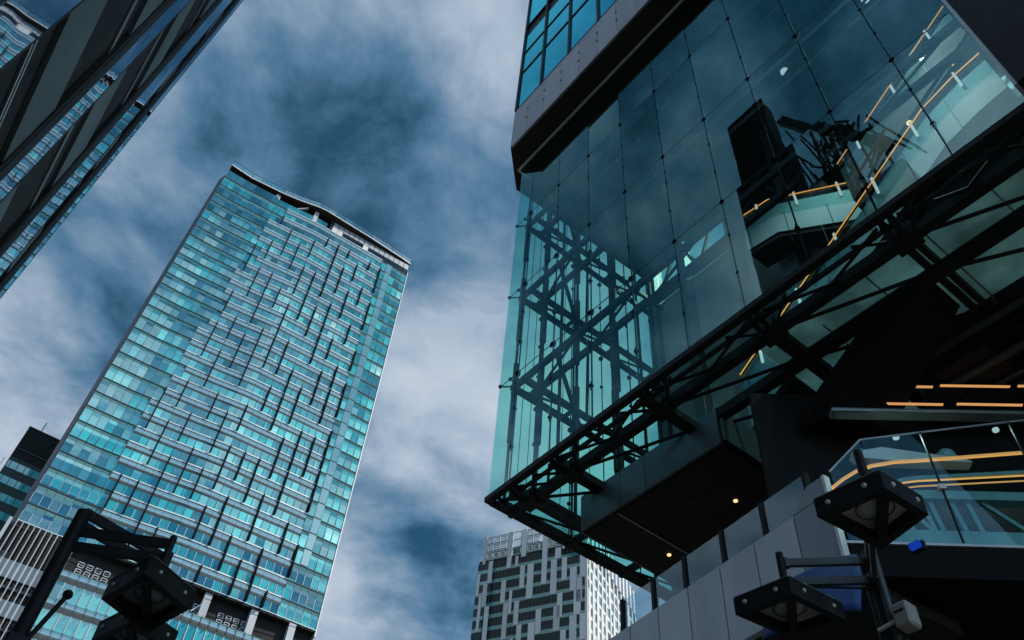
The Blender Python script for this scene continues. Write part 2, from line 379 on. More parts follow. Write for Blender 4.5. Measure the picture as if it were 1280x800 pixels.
# bottom girder: chords, cross beams, bracing
def chord(p, q, w, h, name='chord', mat='steel_black'): return MB().beam(p, q, w, h).build(name, mat, T)
zb = 12.86
chord((UL+.3, 10.44, zb), (UR, 10.44, zb), .20, .24)
chord((UL+.3, 10.02, zb+.02), (UR, 10.02, zb+.02), .06, .10)
chord((-8.36, 11.5, zb), (UR, 11.5, zb), .22, .24)
chord((-8.36, 12.92, zb), (UR, 12.92, zb), .18, .26)
chord((UL+.34, 9.86, zb), (UL+.34, 16.3, zb), .09, .14)
chord((-13.52, 10.54, zb), (-13.52, 16.3, zb), .13, .18)
chord((-13.25, 10.54, zb), (-13.25, 16.3, zb), .08, .14)
xs = [-13.5, -11.98, -9.02, -6.0, -3.0, -.4]
for u in xs:
    vend = 11.38 if -12.7 < u < -8.4 else (12.83 if u > -8.4 else 10.34)
    MB().beam((u-.09, D+.11, zb), (u-.09, vend, zb), .11, .2).build('cross_beam', 'steel_black', T)
    MB().beam((u+.09, D+.11, zb), (u+.09, vend, zb), .11, .2).build('cross_beam', 'steel_black', T)
    m = MB().box(u-.24, u+.24, 10.26, 10.62, zb-.16, zb+.2)
    m.build('node_plate', 'steel_black', T)
for a, b in zip(xs, xs[1:]):
    mid = (a+b)/2
    for p, q in (((a+.2, 9.9), (mid, 10.34)), ((b-.2, 9.9), (mid, 10.34)), ((a+.2, 10.34), (a+.75, 9.9)), ((b-.2, 10.34), (b-.75, 9.9))):
        MB().rod((*p, zb+.03), (*q, zb+.03), .035).build('brace', 'steel_black', T)
    MB().rod((a+.2, 10.5, zb), (b-.2, 11.36 if b < -8.4 else 11.4, zb), .04).build('brace', 'steel_black', T)
    if a > -9.1: MB().rod((a+.2, 11.6, zb), (b-.2, 12.8, zb), .04).build('brace', 'steel_black', T)
for v0, v1 in ((9.9, 10.34), (10.7, 12.3), (12.4, 14.2), (14.3, 16.2)):
    MB().rod((UL+.36, v0, zb+.02), (-13.6, v1, zb+.02), .035).build('brace', 'steel_black', T)
for v in (10.44, 12.35, 14.25, 16.1):
    MB().beam((UL+.05, v, zb), (-12.72 if v > 11 else -13.5, v, zb), .12, .18).build('cross_beam', 'steel_black', T)
# horizontal wind girders at each level behind both glass faces
for zl in (16.905, 20.9, 24.896):
    for v, w in ((10.05, .12), (10.62, .12)):
        chord((UL+.28, v, zl), (UR, v, zl), w, .2, 'wind_chord')
    for u, w in ((UL+.28, .12), (-13.62, .12)):
        chord((u, 9.98, zl), (u, 16.3, zl), w, .2, 'wind_chord')
    for v0, v1 in ((10.05, 11.9), (11.9, 13.7), (13.7, 15.5)):
        MB().rod((UL+.28, v0, zl), (-13.62, v1, zl), .04).build('wind_brace', 'steel_black', T)
        MB().beam((UL+.28, v1, zl), (-13.62, v1, zl), .09, .12).build('wind_strut', 'steel_black', T)
    for k in range(6):
        a = -13.6+k*2.2
        MB().rod((a, 10.62, zl), (a+2.2, 10.05, zl), .04).build('wind_brace', 'steel_black', T)
    for p, q in (((UL+.28, 9.98), (UL+.02, 9.77)), ((UL+.28, 10.25), (UL+.04, 10.2)), ((UL+.5, 10.02), (UL+.45, 9.79))):
        MB().rod((*p, zl), (*q, zl+.05), .025).ball((*q, zl+.05), .06).build('spider_arm', 'steel_black', T)
    # second, inner girder crossing the corner
    chord((UL+.28, 12.6, zl), (-12.2, 9.98, zl), .1, .14, 'wind_chord')
    chord((-13.62, 12.4, zl), (-11.6, 10.62, zl), .08, .12, 'wind_chord')
# hanging columns and rods with sleeves
hang = [(-13.62, 10.62, .075, 1), (UL+.3, 10.05, .05, 1), (-13.62, 12.0, .06, 1), (UL+.28, 12.3, .045, 0), (-13.62, 13.7, .08, 1), (-13.0, 12.9, .05, 1), (UL+.28, 15.4, .07, 0), (-13.62, 15.6, .06, 1), (-12.75, 10.62, .06, 0)]
for u, v, r, sl in hang:
    m = MB().rod((u, v, 13.), (u, v, ZT), r*.8, 10)
    if sl:
        for zl in (16.9, 20.9, 24.9): m.rod((u+.06, v-.04, zl-2.1), (u+.06, v-.04, zl+.9), r*1.35, 10)
    m.build('hanging_column', 'steel_black', T)
# structure seen through the glass: corner column, back wall, high window with truss
MB().box(UL-.05, UL+.42, VB, VB+.55, 11.9, ZT).build('corner_column', 'steel_grey', T, .02)
MB().box(-13.9, 2.5, 16.5, 16.75, 12.9, 25.6).build('back_wall', 'interior_wall', T)
MB().box(UL+.1, 2.5, 16.5, 16.8, 28.3, ZT-.02).build('back_wall', 'interior_dark', T)
MB().box(-9.85, 2.5, 16.5, 16.78, 25.6, 28.3).build('back_wall', 'interior_dark', T)
MB().box(UL+.45, -9.87, 16.6, 16.63, 25.6, 28.3).build('back_pane', 'glass_end', T)
for z in (25.6, 28.0): MB().beam((UL+.42, 16.3, z), (2.5, 16.3, z), .2, .26).build('truss_chord', 'steel_grey', T)
for k in range(8):
    a = -13.6+k*2.0
    MB().beam((a, 16.3, 25.7), (a+1., 16.3, 27.9), .12, .12).build('truss_web', 'steel_grey', T)
    MB().beam((a+1., 16.3, 27.9), (a+2., 16.3, 25.7), .12, .12).build('truss_web', 'steel_grey', T)
for u in (-11.9, -9.6, -7.3): MB().box(u-.2, u+.2, 15.5, 15.9, 13., ZT-.02).build('interior_column', 'steel_grey', T, .02)
# soffit, cladding band and glazed floors above
sof = [(-14.10, 8.98), (9, 8.98), (9, 30), (-15.3, 30), (-15.42, 10.28)]
sof = [(x, min(y, 17.2)) for x, y in sof]
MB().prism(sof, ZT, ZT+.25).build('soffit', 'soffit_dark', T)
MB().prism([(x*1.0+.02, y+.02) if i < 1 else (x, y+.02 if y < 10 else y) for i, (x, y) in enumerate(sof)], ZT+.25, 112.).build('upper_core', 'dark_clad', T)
MB().box(-14.66, UR, D-.035, D+.06, ZT-.05, ZT-.002).build('glass_head_channel', 'white_metal', T)
MB().box(-14.70, -14.62, D-.035, D+.5, ZT-.05, ZT-.002).build('glass_head_channel', 'white_metal', T)
zs0, zs1 = ZT+.0, 32.08
jn = [-14.08]+[-13.2+1.012*i for i in range(23)]
for a, b in zip(jn, jn[1:]):
    m = MB().box(a+.006, b-.006, 8.90, 9.02, zs0+.01, zs1)
    for z in (30.35, 31.1): m.rod((b, 8.885, z), (b, 8.91, z), .045, 8, 1)
    m.build('cladding_panel', ['grey_clad', 'steel_black'], T)
MB().prism([(-14.10, 8.90), (-14.16, 8.96), (-15.44, 10.28), (-15.38, 10.34)], zs0+.01, zs1).build('cladding_panel', 'dark_clad', T)
mu = [-14.06]+[-12.47+1.7*i for i in range(13)]
levels = []
z = 32.14
for fl in range(5):
    for h in (3.35, 2.05, 1.9): levels.append((z, z+h)); z += h+.08
    z += 1.25
for (z0, z1) in levels:
    for a, b in zip(mu, mu[1:]):
        f_ = MB().box(a+.05, b-.05, 8.93, 8.99, z0+.04, z1-.04).build('upper_window', 'box_window', T)
for u in mu: MB().box(u-.05, u+.05, 8.86, 9.0, 32.1, 75.).build('mullion', 'steel_black', T)
for (z0, z1) in levels: MB().box(mu[0]+.05, mu[-1]-.05, 8.89, 8.999, z0-.04, z0+.04).build('transom', 'steel_black', T)
# lower clad box under the atrium
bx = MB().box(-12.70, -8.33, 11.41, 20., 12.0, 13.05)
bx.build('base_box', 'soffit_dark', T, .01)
seams = [-12.70, -11.33, -10.53, -8.33]
for a, b in zip(seams, seams[1:]): MB().box(a+.01, b-.01, 11.36, 11.41, 12.0, 13.0).build('base_panel', 'base_clad', T)
MB().box(-12.75, -12.70, 11.42, 13.7, 12.0, 13.0).build('base_panel', 'base_clad', T)
for v0, v1 in ((11.5, 12.3), (12.32, 13.9)):
    for a, b in ((-12.68, -11.6), (-11.5, -10.0), (-9.98, -8.35)): MB().box(a, b, v0, v1, 11.975, 11.998).build('soffit_panel', 'soffit_dark', T)
MB().box(-11.575, -11.535, 11.5, 13.85, 11.96, 11.997).build('soffit_trim', 'steel_light', T)
MB().box(-8.33, 8., 13.05, 24., 12.3, 13.05).build('base_slab', 'wedge_black', T)
MB().box(-8.33, -8.25, 11.45, 13.05, 12.1, 13.0).build('base_panel', 'base_clad', T)
for u, v in ((-9.4, 13.04), (-11.89, 13.5)):
    MB().rod((u, v, 11.95), (u, v, 11.99), .05, 12).build('downlight', 'lamp_warm', T)
for v, r in ((13.5, .09), (14.1, .06), (14.4, .06), (15.6, .12)):
    MB().rod((-8.2, v, 12.18), (7.5, v, 12.18), r, 12).build('pipe', 'steel_grey', T)
for u in (-7., -4.6, -2.2, .2, 2.6): MB().box(u-.05, u+.05, 13.2, 16., 12.05, 12.3).build('soffit_rib', 'steel_black', T)
for u in (-7.6, -5.2, -2.8, -.4, 2.0): MB().box(u, u+1.9, 13.1, 18, 12.27, 12.298).build('soffit_panel', 'soffit_dark', T)
# right hand pier
MB().box(UR+.03, 9., 9.3, 20., 13.06, ZT-.01).build('side_pier', 'dark_clad', T)
MB().box(UR-.03, UR+.03, 9.32, D-.02, 13.06, ZT-.01).build('pier_trim', 'steel_light', T)
# dark body below and behind
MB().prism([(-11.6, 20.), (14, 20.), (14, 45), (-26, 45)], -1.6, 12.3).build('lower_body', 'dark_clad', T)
# interior floor edges by the escalators
MB().prismy([(-4.2, 13.3), (-3.9, 16.2), (-1.7, 18.05), (UR, 18.2), (UR, 13.3)], 13.3, 15.5).build('floor_edge', 'interior_dark', T)
MB().box(-8.2, UR, 15.6, 15.8, 13.1, 22.5).build('lit_wall', 'interior_pale', T)
MB().box(-6.0, UR, 11.5, 16.4, 24.2, 24.6).build('floor_slab', 'interior_dark', T)
for u, v, z in ((-.98, 13., 20.55), (-2.5, 13.2, 19.9)): MB().rod((u, v, z), (u, v, z+.3), .015).ball((u, v, z), .07, 1, 12, 8).build('pendant_lamp', ['steel_black', 'lamp_warm'], T)

T_ATRIUM = T
# ------------------------------------------------------------------ escalators inside the atrium
def escalator(label, v0, v1, pts, slope_mat='interior_pale', amber='amber_strip', truss=True, glassm='glass_esc'):
    E = Thing('escalator', label, 'escalator', pts[0][0], v0, z=pts[0][1]-1.4, group='escalators inside the glass atrium')
    for v in (v0, v1):
        P = [(u, v, z) for u, z in pts]
        MB().path(P, .07, .05).build('handrail', 'steel_black', E)
        MB().path([(u, v-.05, z-.045) for u, z in pts], .022, .024).build('light_strip', amber, E)
        m = MB()
        for (a, za), (b, zb_) in zip(pts, pts[1:]): m.prismy([(a, za-.9), (b, zb_-.9), (b, zb_-.06), (a, za-.06)], v-.008, v+.008)
        m.build('balustrade', glassm, E)
        m = MB()
        for (a, za), (b, zb_) in zip(pts, pts[1:]): m.prismy([(a, za-1.75), (b, zb_-1.75), (b, zb_-.32), (a, za-.32)], v+.01, v+.04)
        m.build('side_cladding', slope_mat, E)
    if truss:
        m = MB()
        for (a, za), (b, zb_) in zip(pts, pts[1:]): m.prismy([(a, za-1.95), (b, zb_-1.95), (b, zb_-1.0), (a, za-1.0)], v0+.06, v1-.06)
        m.build('step_truss', 'interior_dark', E)
    n = max(2, int(math.hypot(pts[-1][0]-pts[0][0], pts[-1][1]-pts[0][1])/1.5))
    for i in range(n):
        t_ = (i+.5)/n; u = lerp(pts[0][0], pts[-1][0], t_)
        zz_ = next(lerp(za, zb_, (u-a)/(b-a)) for (a, za), (b, zb_) in zip(pts, pts[1:]) if min(a, b)-1e-6 <= u <= max(a, b)+1e-6)
        MB().box(u-.5, u-.485, v0-.0, v0+.012, zz_-1.95, zz_-.4).build('cladding_joint', 'steel_black', E)
        MB().box(u-.03, u+.03, v0-.04, v0+.0, zz_-.55, zz_+.12).build('rail_post', 'light_cool', E)
escalator('long escalator with amber handrail light rising to the right behind the glass', 13.0, 14.1, [(-8.6, 15.35), (-2.07, 19.72), (-1.16, 20.0), (-.4, 20.1)])
escalator('short escalator with amber light falling to the right beside the dark reflection', 14.4, 15.3, [(-8.4, 23.4), (-7.3, 23.2), (-3.2, 19.9)], 'interior_pale', 'amber_strip')
escalator('upper escalator of broken amber light under the top of the atrium glass', 13.2, 14.2, [(-4.5, 20.45), (-.35, 23.3)], 'interior_dark', 'amber_soft')
# sloping dark escalator underside hung below the atrium floor
E = Thing('escalator', 'dark escalator underside crossing the steel beams below the atrium', 'escalator', -5.5, 11.0, z=8.5, group='escalators below the glass atrium')
m = MB().prismy([(-6.3, 11.1), (-5.3, 10.9), (-3.2, 12.75), (-4.1, 12.75)], 11.3, 12.4); m.build('step_truss', 'wedge_black', E)
MB().prismy([(-6.3, 11.4), (-6.3, 11.1), (-4.1, 12.7), (-4.25, 12.72)], 11.26, 11.3).build('side_cladding', 'wedge_black', E)

# ================================================================== diagonal glazed escalator landing at lower right
ex, ey = .66, .75; el = math.hypot(ex, ey); PHI_E = math.atan2(ey, ex)
T = Thing('glazed_escalator_landing', 'glass fronted escalator landing with teal steel truss and curved amber handrails', 'escalator', -5.2, 9.5, PHI_E, local=True)
def P2(*p): return [(x, z) for x, z in p]
gl = [(.08, 8.35), (.67, 8.99), (1.62, 9.17), (3.02, 9.42), (4.4, 9.66), (6.5, 10.0)]
js = [.08, .67, 1.62, 3.02, 4.4, 6.5]
for i in range(len(js)-1):
    a, b = gl[i], gl[i+1]
    MB().prismy([(a[0]+.01, 7.15), (b[0]-.01, 7.15), (b[0]-.01, b[1]), (a[0]+.01, a[1])], -.01, .01).build('front_pane', 'glass_esc', T)
    MB().beam((a[0], 0, a[1]), (b[0], 0, b[1]), .02, .025).build('pane_edge', 'steel_light', T)
for x in js[2:-1]:
    zt = dict(gl)[x]
    MB().box(x-.012, x+.012, -.02, .012, 7.15, zt).build('pane_joint', 'steel_black', T)
    MB().box(x-.05, x+.05, -.05, .03, 8.06, 8.14).build('glass_clamp', 'white_metal', T)
MB().box(-.1, 6.5, -.03, .06, 7.09, 7.13).build('sill', 'steel_light', T)
hr = [(-.10, 7.95), (.27, 8.27), (.5, 8.43), (.76, 8.54), (1.1, 8.62), (1.48, 8.66), (3.05, 8.86), (6.5, 9.3)]
MB().path([(x, .06, z) for x, z in hr], .04, .03).build('handrail', 'amber_soft', T)
MB().path([(x, .06, z-.024) for x, z in hr], .02, .016).build('light_strip', 'amber_strip', T)
h2 = [(.74, 8.0), (.86, 8.13), (1.0, 8.23), (1.2, 8.31), (1.4, 8.345), (2.9, 8.49), (6.5, 8.84)]
MB().path([(x, .16, z+.05) for x, z in h2], .05, .06).build('handrail', 'teal_steel', T)
MB().path([(x, .16, z) for x, z in h2], .02, .018).build('light_strip', 'amber_strip', T)
MB().path([(x, .18, z-.08) for x, z in h2], .02, .014).build('light_strip', 'amber_soft', T)
for z0, h in ((8.06, .15), (7.36, .14)): MB().box(.3, 6.5, .10, .28, z0-h/2, z0+h/2).build('truss_chord', 'teal_steel', T)
for x in (.95, 1.1, 1.4, 1.52, 1.83, 2.05, 3.0, 3.6, 4.2, 4.8): MB().beam((x, .2, 7.42), (x-.06, .2, 8.0), .055, .07).build('truss_post', 'teal_steel', T)
for a, b in ((1.4, 1.05), (2.75, 2.2), (4.1, 3.3), (5.2, 4.4)): MB().beam((a, .2, 7.42), (b, .2, 8.0), .05, .06).build('truss_diagonal', 'teal_steel', T)
for x0, x1 in ((2.2, 2.8), (1.72, 1.9), (3.1, 3.7)): MB().box(x0, x1, .6, .66, 7.68, 7.74).build('cable_tray', 'teal_steel', T)
MB().box(.3, 6.5, .10, .13, 7.13, 7.29).build('kick_panel', 'teal_steel', T)
MB().prismy([(.2, 7.2), (6.5, 7.2), (6.5, 8.75), (1.4, 8.5), (.2, 8.0)], .75, .8).build('inner_balustrade', 'interior_dark', T)
MB().prismy([(.62, 9.0), (1.1, 9.12), (2.3, 8.92), (2.4, 8.86), (1.2, 8.86), (.7, 8.9)], .3, .5).build('pale_soffit', 'white_metal', T)
MB().prismy([(.75, 9.12), (1.9, 9.14), (2.25, 8.95), (1.1, 9.13)], .52, .6).build('pale_soffit', 'parapet_panel_dark', T)
MB().box(.55, 6.5, .4, .6, 9.97, 10.05).build('ceiling_beam', 'base_clad', T)
MB().box(.55, 6.5, .38, .4, 9.98, 9.995).build('ceiling_trim', 'steel_light', T)
for x0, x1, z in ((2.15, 2.95, 11.64), (3.1, 4.35, 11.68), (4.5, 5.6, 11.7), (1.62, 3.0, 11.19), (3.25, 4.4, 11.21)):
    MB().box(x0, x1, 1.45, 1.5, z-.009, z+.009).build('light_strip', 'amber_soft', T)
MB().prismy([(1.35, 11.1), (2.35, 11.9), (2.75, 11.1)], 1.7, 1.75).build('inner_glass', 'teal_steel', T)
MB().box(2.9, 6.5, 1.9, 2., 11.2, 12.6).build('inner_glass', 'dark_glass', T)
for x, z in ((.95, 9.3), (2.3, 9.35), (4.0, 9.4)):
    MB().ball((x, .8, z), .16, 0, 10, 6).build('ceiling_fan_housing', 'teal_steel', T)
MB().box(-.2, 7., 2.3, 2.5, 7.0, 12.2).build('rear_wall', 'interior_dark', T)
MB().box(.03, 7., .0, 12., 6.6, 7.08).build('landing_slab', 'wedge_black', T)

def inner_light(T, name, u, v, z, energy, size, down=(0, 0, -1), color=(.75, 1, .97)):
    l = bpy.data.lights.new(name, 'SPOT'); l.energy = energy*3; l.shadow_soft_size = .06; l.spot_size = 2.6; l.spot_blend = .5; l.color = color
    o = bpy.data.objects.new(name, l); COL.objects.link(o); o.parent = T.o
    o.location = Vector((u, v, z))-T.off; o.rotation_euler = Vector(down).to_track_quat('-Z', 'Y').to_euler()
inner_light(T, 'ceiling_lamp', 3.0, .35, 9.5, 13, .9, (0, -.05, -1))
inner_light(T, 'ceiling_lamp', 1.4, .35, 9.3, 7, .7, (0, -.05, -1))
for x, z in ((3.0, 9.55), (1.4, 9.35)): MB().rod((x, .35, z), (x, .35, z+.04), .05, 12).build('downlight', 'light_cool', T)
inner_light(T_ATRIUM, 'ceiling_lamp', -1.6, 11.9, 24.1, 230, 1.2, (0, .15, -1))
inner_light(T_ATRIUM, 'ceiling_lamp', -4.4, 11.9, 24.1, 100, 1.2, (.1, .15, -1))
for u in (-1.6, -4.4): MB().rod((u, 11.9, 24.14), (u, 11.9, 24.19), .12, 12).build('downlight', 'light_cool', T_ATRIUM)
# ================================================================== parapet with glass balustrade
px, py = .993, -.12; PHI_P = math.atan2(py, px)
T = Thing('parapet_walkway', 'pale grey panelled walkway parapet with glass balustrade and black posts', 'parapet', -5.15, 9.3, PHI_P, local=True)
ps = [0, -.66, -1.5, -2.28, -3.06, -3.83, -4.6, -5.4, -6.2]
for a, b in zip(ps[1:], ps):
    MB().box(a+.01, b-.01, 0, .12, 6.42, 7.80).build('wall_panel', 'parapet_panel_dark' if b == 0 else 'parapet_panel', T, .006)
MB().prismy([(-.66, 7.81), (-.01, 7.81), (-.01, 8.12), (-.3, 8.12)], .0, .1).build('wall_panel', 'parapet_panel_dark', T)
MB().box(-6.2, 0, .12, 2.2, 6.4, 6.9).build('deck_slab', 'soffit_dark', T)
MB().box(.0, .05, -.02, .1, 6.42, 8.12).build('end_trim', 'white_metal', T)
pp = [-.42, -1.36, -2.3, -3.25, -4.1, -5.0]
for x in pp: MB().box(x-.04, x+.04, .13, .24, 7.4, 8.54).build('post', 'steel_black', T, .008)
for a, b in zip(pp[1:], pp): MB().box(a+.05, b-.05, .17, .19, 7.81, 8.52).build('rail_pane', 'glass_rail', T)

# ================================================================== curtain walled tower with wavy front
tx, ty = 65.15, 5.94; 
pl = (-175.07, 7.05); pr = (-169.13, 72.2)
TW = 65.42; PHI_T = math.atan2(pr[1]-pl[1], pr[0]-pl[0])
T = Thing('wavy_glass_tower', 'tall wavy curtain walled tower of teal glass with staggered black fins', 'skyscraper', pl[0], pl[1], PHI_T, local=True)
PW = TW/34; FH = 4.45
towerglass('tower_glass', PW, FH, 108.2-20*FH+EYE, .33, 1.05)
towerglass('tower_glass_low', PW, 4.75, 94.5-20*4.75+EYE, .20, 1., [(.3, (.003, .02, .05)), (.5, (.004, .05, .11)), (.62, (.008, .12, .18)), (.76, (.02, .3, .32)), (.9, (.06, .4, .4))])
wave_k = [(0, .3), (7.3, -.7), (13.5, -.2), (18, .1), (23, .9), (30, 2.6), (33, 2.9), (39, 2.4), (50, 1.6), (62, .2), (65.5, -.4)]
def wave(s):
    for (a, da), (b, db) in zip(wave_k, wave_k[1:]):
        if s <= b: return lerp(da, db, (s-a)/(b-a))
    return wave_k[-1][1]
xs = [i*PW for i in range(35)]
ys = [-wave(x)*.32 for x in xs]
def strip(m, prof, i0, i1, mi=0, smooth=False):
    """columns i0..i1 of the front; prof = [(outward, z)] from the bottom up"""
    n = len(prof); vs = []
    for i in range(i0, i1+1):
        for d, z in prof: vs.append((xs[i], ys[i]-d, z))
    fs = [((i*n+j), (i+1)*n+j, (i+1)*n+j+1, i*n+j+1) for i in range(i1-i0) for j in range(n-1)]
    m.add(vs, fs, mi, smooth)
floors = [(94.5, 98.95), (98.95, 103.6), (103.6, 108.2)]
z = 108.2
while z < 223.5: floors.append((z, z+FH)); z += FH
NF = len(floors)
topz = floors[-1][1]
bul = [(.42*math.sin(math.pi*k/9)**.75 if 0 < k < 9 else 0, k/9) for k in range(10)]
for fi, (z0, z1) in enumerate(floors):
    h = z1-z0; zs = z0+h*.53; t_ = fi/NF
    nl = int(5+5.5*t_+(fi//3 % 2)); nr = 29
    if fi < 3: nl = 7
    glassm = 'tower_glass_low' if fi < 3 else 'tower_glass'
    m = MB(); strip(m, [(0, z0+.05), (.10, zs)], 0, 34)
    for i in range(35): m.box(xs[i]-.045, xs[i]+.045, ys[i]-.22, ys[i]+.1, z0, zs, 1)
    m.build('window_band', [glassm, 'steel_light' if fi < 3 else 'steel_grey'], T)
    m = MB()
    strip(m, [(.10, zs+.9), (.05, z1-.06)], 0, nl, 3); strip(m, [(.10, zs+.9), (.05, z1-.06)], nr, 34, 3); strip(m, [(.11, zs), (.10, zs+.9)], 0, nl, 1); strip(m, [(.11, zs), (.10, zs+.9)], nr, 34, 1)
    strip(m, [(d+.06, lerp(zs, z1-.06, k)) for d, k in bul], nl, nr, 0, True)
    for i in (nl, nr): m.box(xs[i]-.04, xs[i]+.04, ys[i]-.6, ys[i], zs, z1-.06, 2)
    for i in range(35):
        if not nl < i < nr: m.box(xs[i]-.04, xs[i]+.04, ys[i]-.17, ys[i]-.02, zs, z1-.02, 2)
        else:
            for (d0, k0), (d1, k1) in zip(bul, bul[1:]): m.beam((xs[i], ys[i]-d0-.07, lerp(zs, z1-.06, k0)), (xs[i], ys[i]-d1-.07, lerp(zs, z1-.06, k1)), .06, .05, 2)
    for i in range(34): m.beam((xs[i], ys[i]-.14, z1-.17), (xs[i+1], ys[i+1]-.14, z1-.17), .62 if nl <= i < nr else .2, .3 if nl <= i < nr else .1, 4 if nl <= i < nr else 2)  # on bulging columns a pale ledge stands in for the spandrel's reflected highlight
    m.build('spandrel_band', ['bulge_glass', glassm, 'steel_grey', 'spandrel_flat', 'highlight_ledge'], T)
# pale vertical stripe of blinds near the right edge
m = MB()
for z0, z1 in floors[3:]: strip(m, [(.17, z0+.12), (.2, z1-.1)], 30, 31)
m.build('pale_strip', 'stream_sun_glass', T)
# black fins
fins = []
for t_ in range(-1, NF//2+1):
    for c in range(5+(t_*2) % 4, 30, 4):
        f = 2*t_+((c//3) % 2)+random.choice((0, 0, 0, 1)); L = random.choice((2, 3, 3))
        a, b = max(f, 0), min(f+L, NF-1)
        if b-a >= 1 and c >= 6+4*(f/NF): fins.append((a, c, b))
fins.sort()
def finmesh(m, a, c, b):
    w = .19 if a < 3 else .16
    m.box(xs[c]-w, xs[c]+w, ys[c]-1.12, ys[c]-.05, floors[a][0]+.3, floors[b-1][1]-.4)
for a, c, b in fins[:100]:
    m = MB(); finmesh(m, a, c, b); m.build('fin', 'fin_black', T)
m = MB()
for q in fins[100:]: finmesh(m, *q)
m.build('upper_fins', 'fin_black', T, kind='stuff')
# body, side wall, crown
body = [(xs[i], ys[i]+.12) for i in range(35)] + [(TW, 45), (0.3, 45)]
MB().prism(body, 94.45, topz-.1).build('tower_core', 'tower_side', T)
MB().prism(body, -1.6, 87.9).build('tower_core', 'tower_side', T)
MB().box(.3, TW, 2.3, 45, 87.9, 94.45).build('tower_core', 'podium_dark', T)
MB().prism([(-.02, ys[0]-.1), (-.1, 45), (-1.1, 45), (-1.1, 2.4), (-.3, .0)], 60., topz+.5).build('side_wall', 'tower_side', T)
MB().box(TW, TW+.25, ys[34]-.3, 45, 93., topz+1).build('edge_trim', 'steel_light', T)
slabp = [(s, -wave(s)*.85-.6) for s in (0, 7.3, 13.5, 18, 23, 30, 33, 39, 50, 62, 65.6)]
MB().prism(slabp+[(65.6, 44), (0, 44)], 229.85, 230.12).build('roof_slab', 'roof_white', T)
MB().prism([(x+.05, y+.15) for x, y in slabp]+[(65.5, 43.8), (.1, 43.8)], 229.6, 229.84).build('roof_soffit', 'soffit_dark', T)
for (a, ya), (b, yb) in zip(slabp, slabp[1:]):
    n = max(1, round((b-a)/4))
    for k in range(n):
        p0, p1 = (lerp(a, b, k/n), lerp(ya, yb, k/n)), (lerp(a, b, (k+1)/n), lerp(ya, yb, (k+1)/n))
        MB().prism([(p0[0]+.03, p0[1]+.4), (p1[0]-.03, p1[1]+.4), (p1[0]-.03, p1[1]+.45), (p0[0]+.03, p0[1]+.45)], 230.15, 232.7).build('roof_glass', 'glass_roof', T)
        MB().box(p0[0]-.06, p0[0]+.06, p0[1]+.35, p0[1]+.5, 230.15, 232.8).build('roof_post', 'steel_black', T)
MB().path([(x, y+.42, 232.8) for x, y in slabp], .12, .12).build('roof_rail', 'steel_black', T)
for s in (17, 30.2): MB().box(s-.7, s+.7, -wave(s)*.55+.3, -wave(s)*.55+1.7, topz, 229.3).build('crown_column', 'white_panel', T)
MB().box(.5, 36, 3., 3.4, topz-.1, 229.2).build('crown_wall', 'podium_dark', T)
for i in range(19, 34):
    y = ys[i]; pale = i in (19, 20) or random.random() < .2
    MB().prism([(xs[i]+.05, ys[i]), (xs[i+1]-.05, ys[i+1]), (xs[i+1]-.05, ys[i+1]+.2), (xs[i]+.05, ys[i]+.2)], topz, topz+2.6).build('crown_window', 'white_panel' if pale else 'dark_glass', T)
    MB().prism([(xs[i]+.1, ys[i]), (xs[i+1]-.1, ys[i+1]), (xs[i+1]-.1, ys[i+1]+.2), (xs[i]+.1, ys[i]+.2)], topz+2.7, 229.2).build('crown_louver', 'parapet_panel_dark', T)
MB().prism([(xs[18]+1, ys[18]+.5), (xs[19], ys[19]+.1), (xs[19]+.4, 6), (xs[18]+1, 6)], topz, 229.2).build('crown_wall', 'tower_side', T)
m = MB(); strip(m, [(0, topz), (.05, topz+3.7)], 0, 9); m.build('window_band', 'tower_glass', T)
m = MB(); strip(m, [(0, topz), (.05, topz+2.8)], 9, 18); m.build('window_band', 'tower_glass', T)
MB().beam((20, 1.5, topz+.4), (27, -1, 228.6), .7, .5).build('crown_beam', 'white_panel', T)
# recessed plant floor
MB().box(-.3, TW, 1.6, 2.2, 87.5, 94.4).build('plant_wall', 'podium_dark', T)
MB().path([(xs[i], ys[i]+.9, 94.3) for i in range(0, 35, 2)], 1.6, .3).build('plant_soffit', 'podium_dark', T)
MB().path([(xs[i], ys[i]-.65, 94.36) for i in range(0, 35, 2)], .12, .1).build('plant_trim', 'white_metal', T)
for s in (11.2, 31.5, 40.5, 51, 60): MB().box(s-.8, s+.8, -.2, 1.4, 87.8, 94.2).build('plant_column', 'screen_grey', T)
for s0 in (14, 33.2, 44.):
    for k in range(4):
        for zz_ in (89.0, 90.5):
            m = MB(); x = s0+k*1.75
            m.box(x, x+1.3, 1.35, 1.5, zz_, zz_+.18); m.box(x, x+1.3, 1.35, 1.5, zz_+1.0, zz_+1.2)
            m.box(x, x+.18, 1.35, 1.5, zz_, zz_+1.2); m.box(x+1.12, x+1.3, 1.35, 1.5, zz_, zz_+1.2); m.box(x, x+1.3, 1.35, 1.5, zz_+.52, zz_+.64)
            m.build('plant_grille', 'screen_grey', T)
MB().beam((36.3, 1., 89.), (35., .3, 93.6), .25, .25).build('plant_strut', 'white_metal', T)
MB().beam((38.3, 1., 89.6), (41., -.2, 92.9), .25, .25).build('plant_strut', 'white_metal', T)
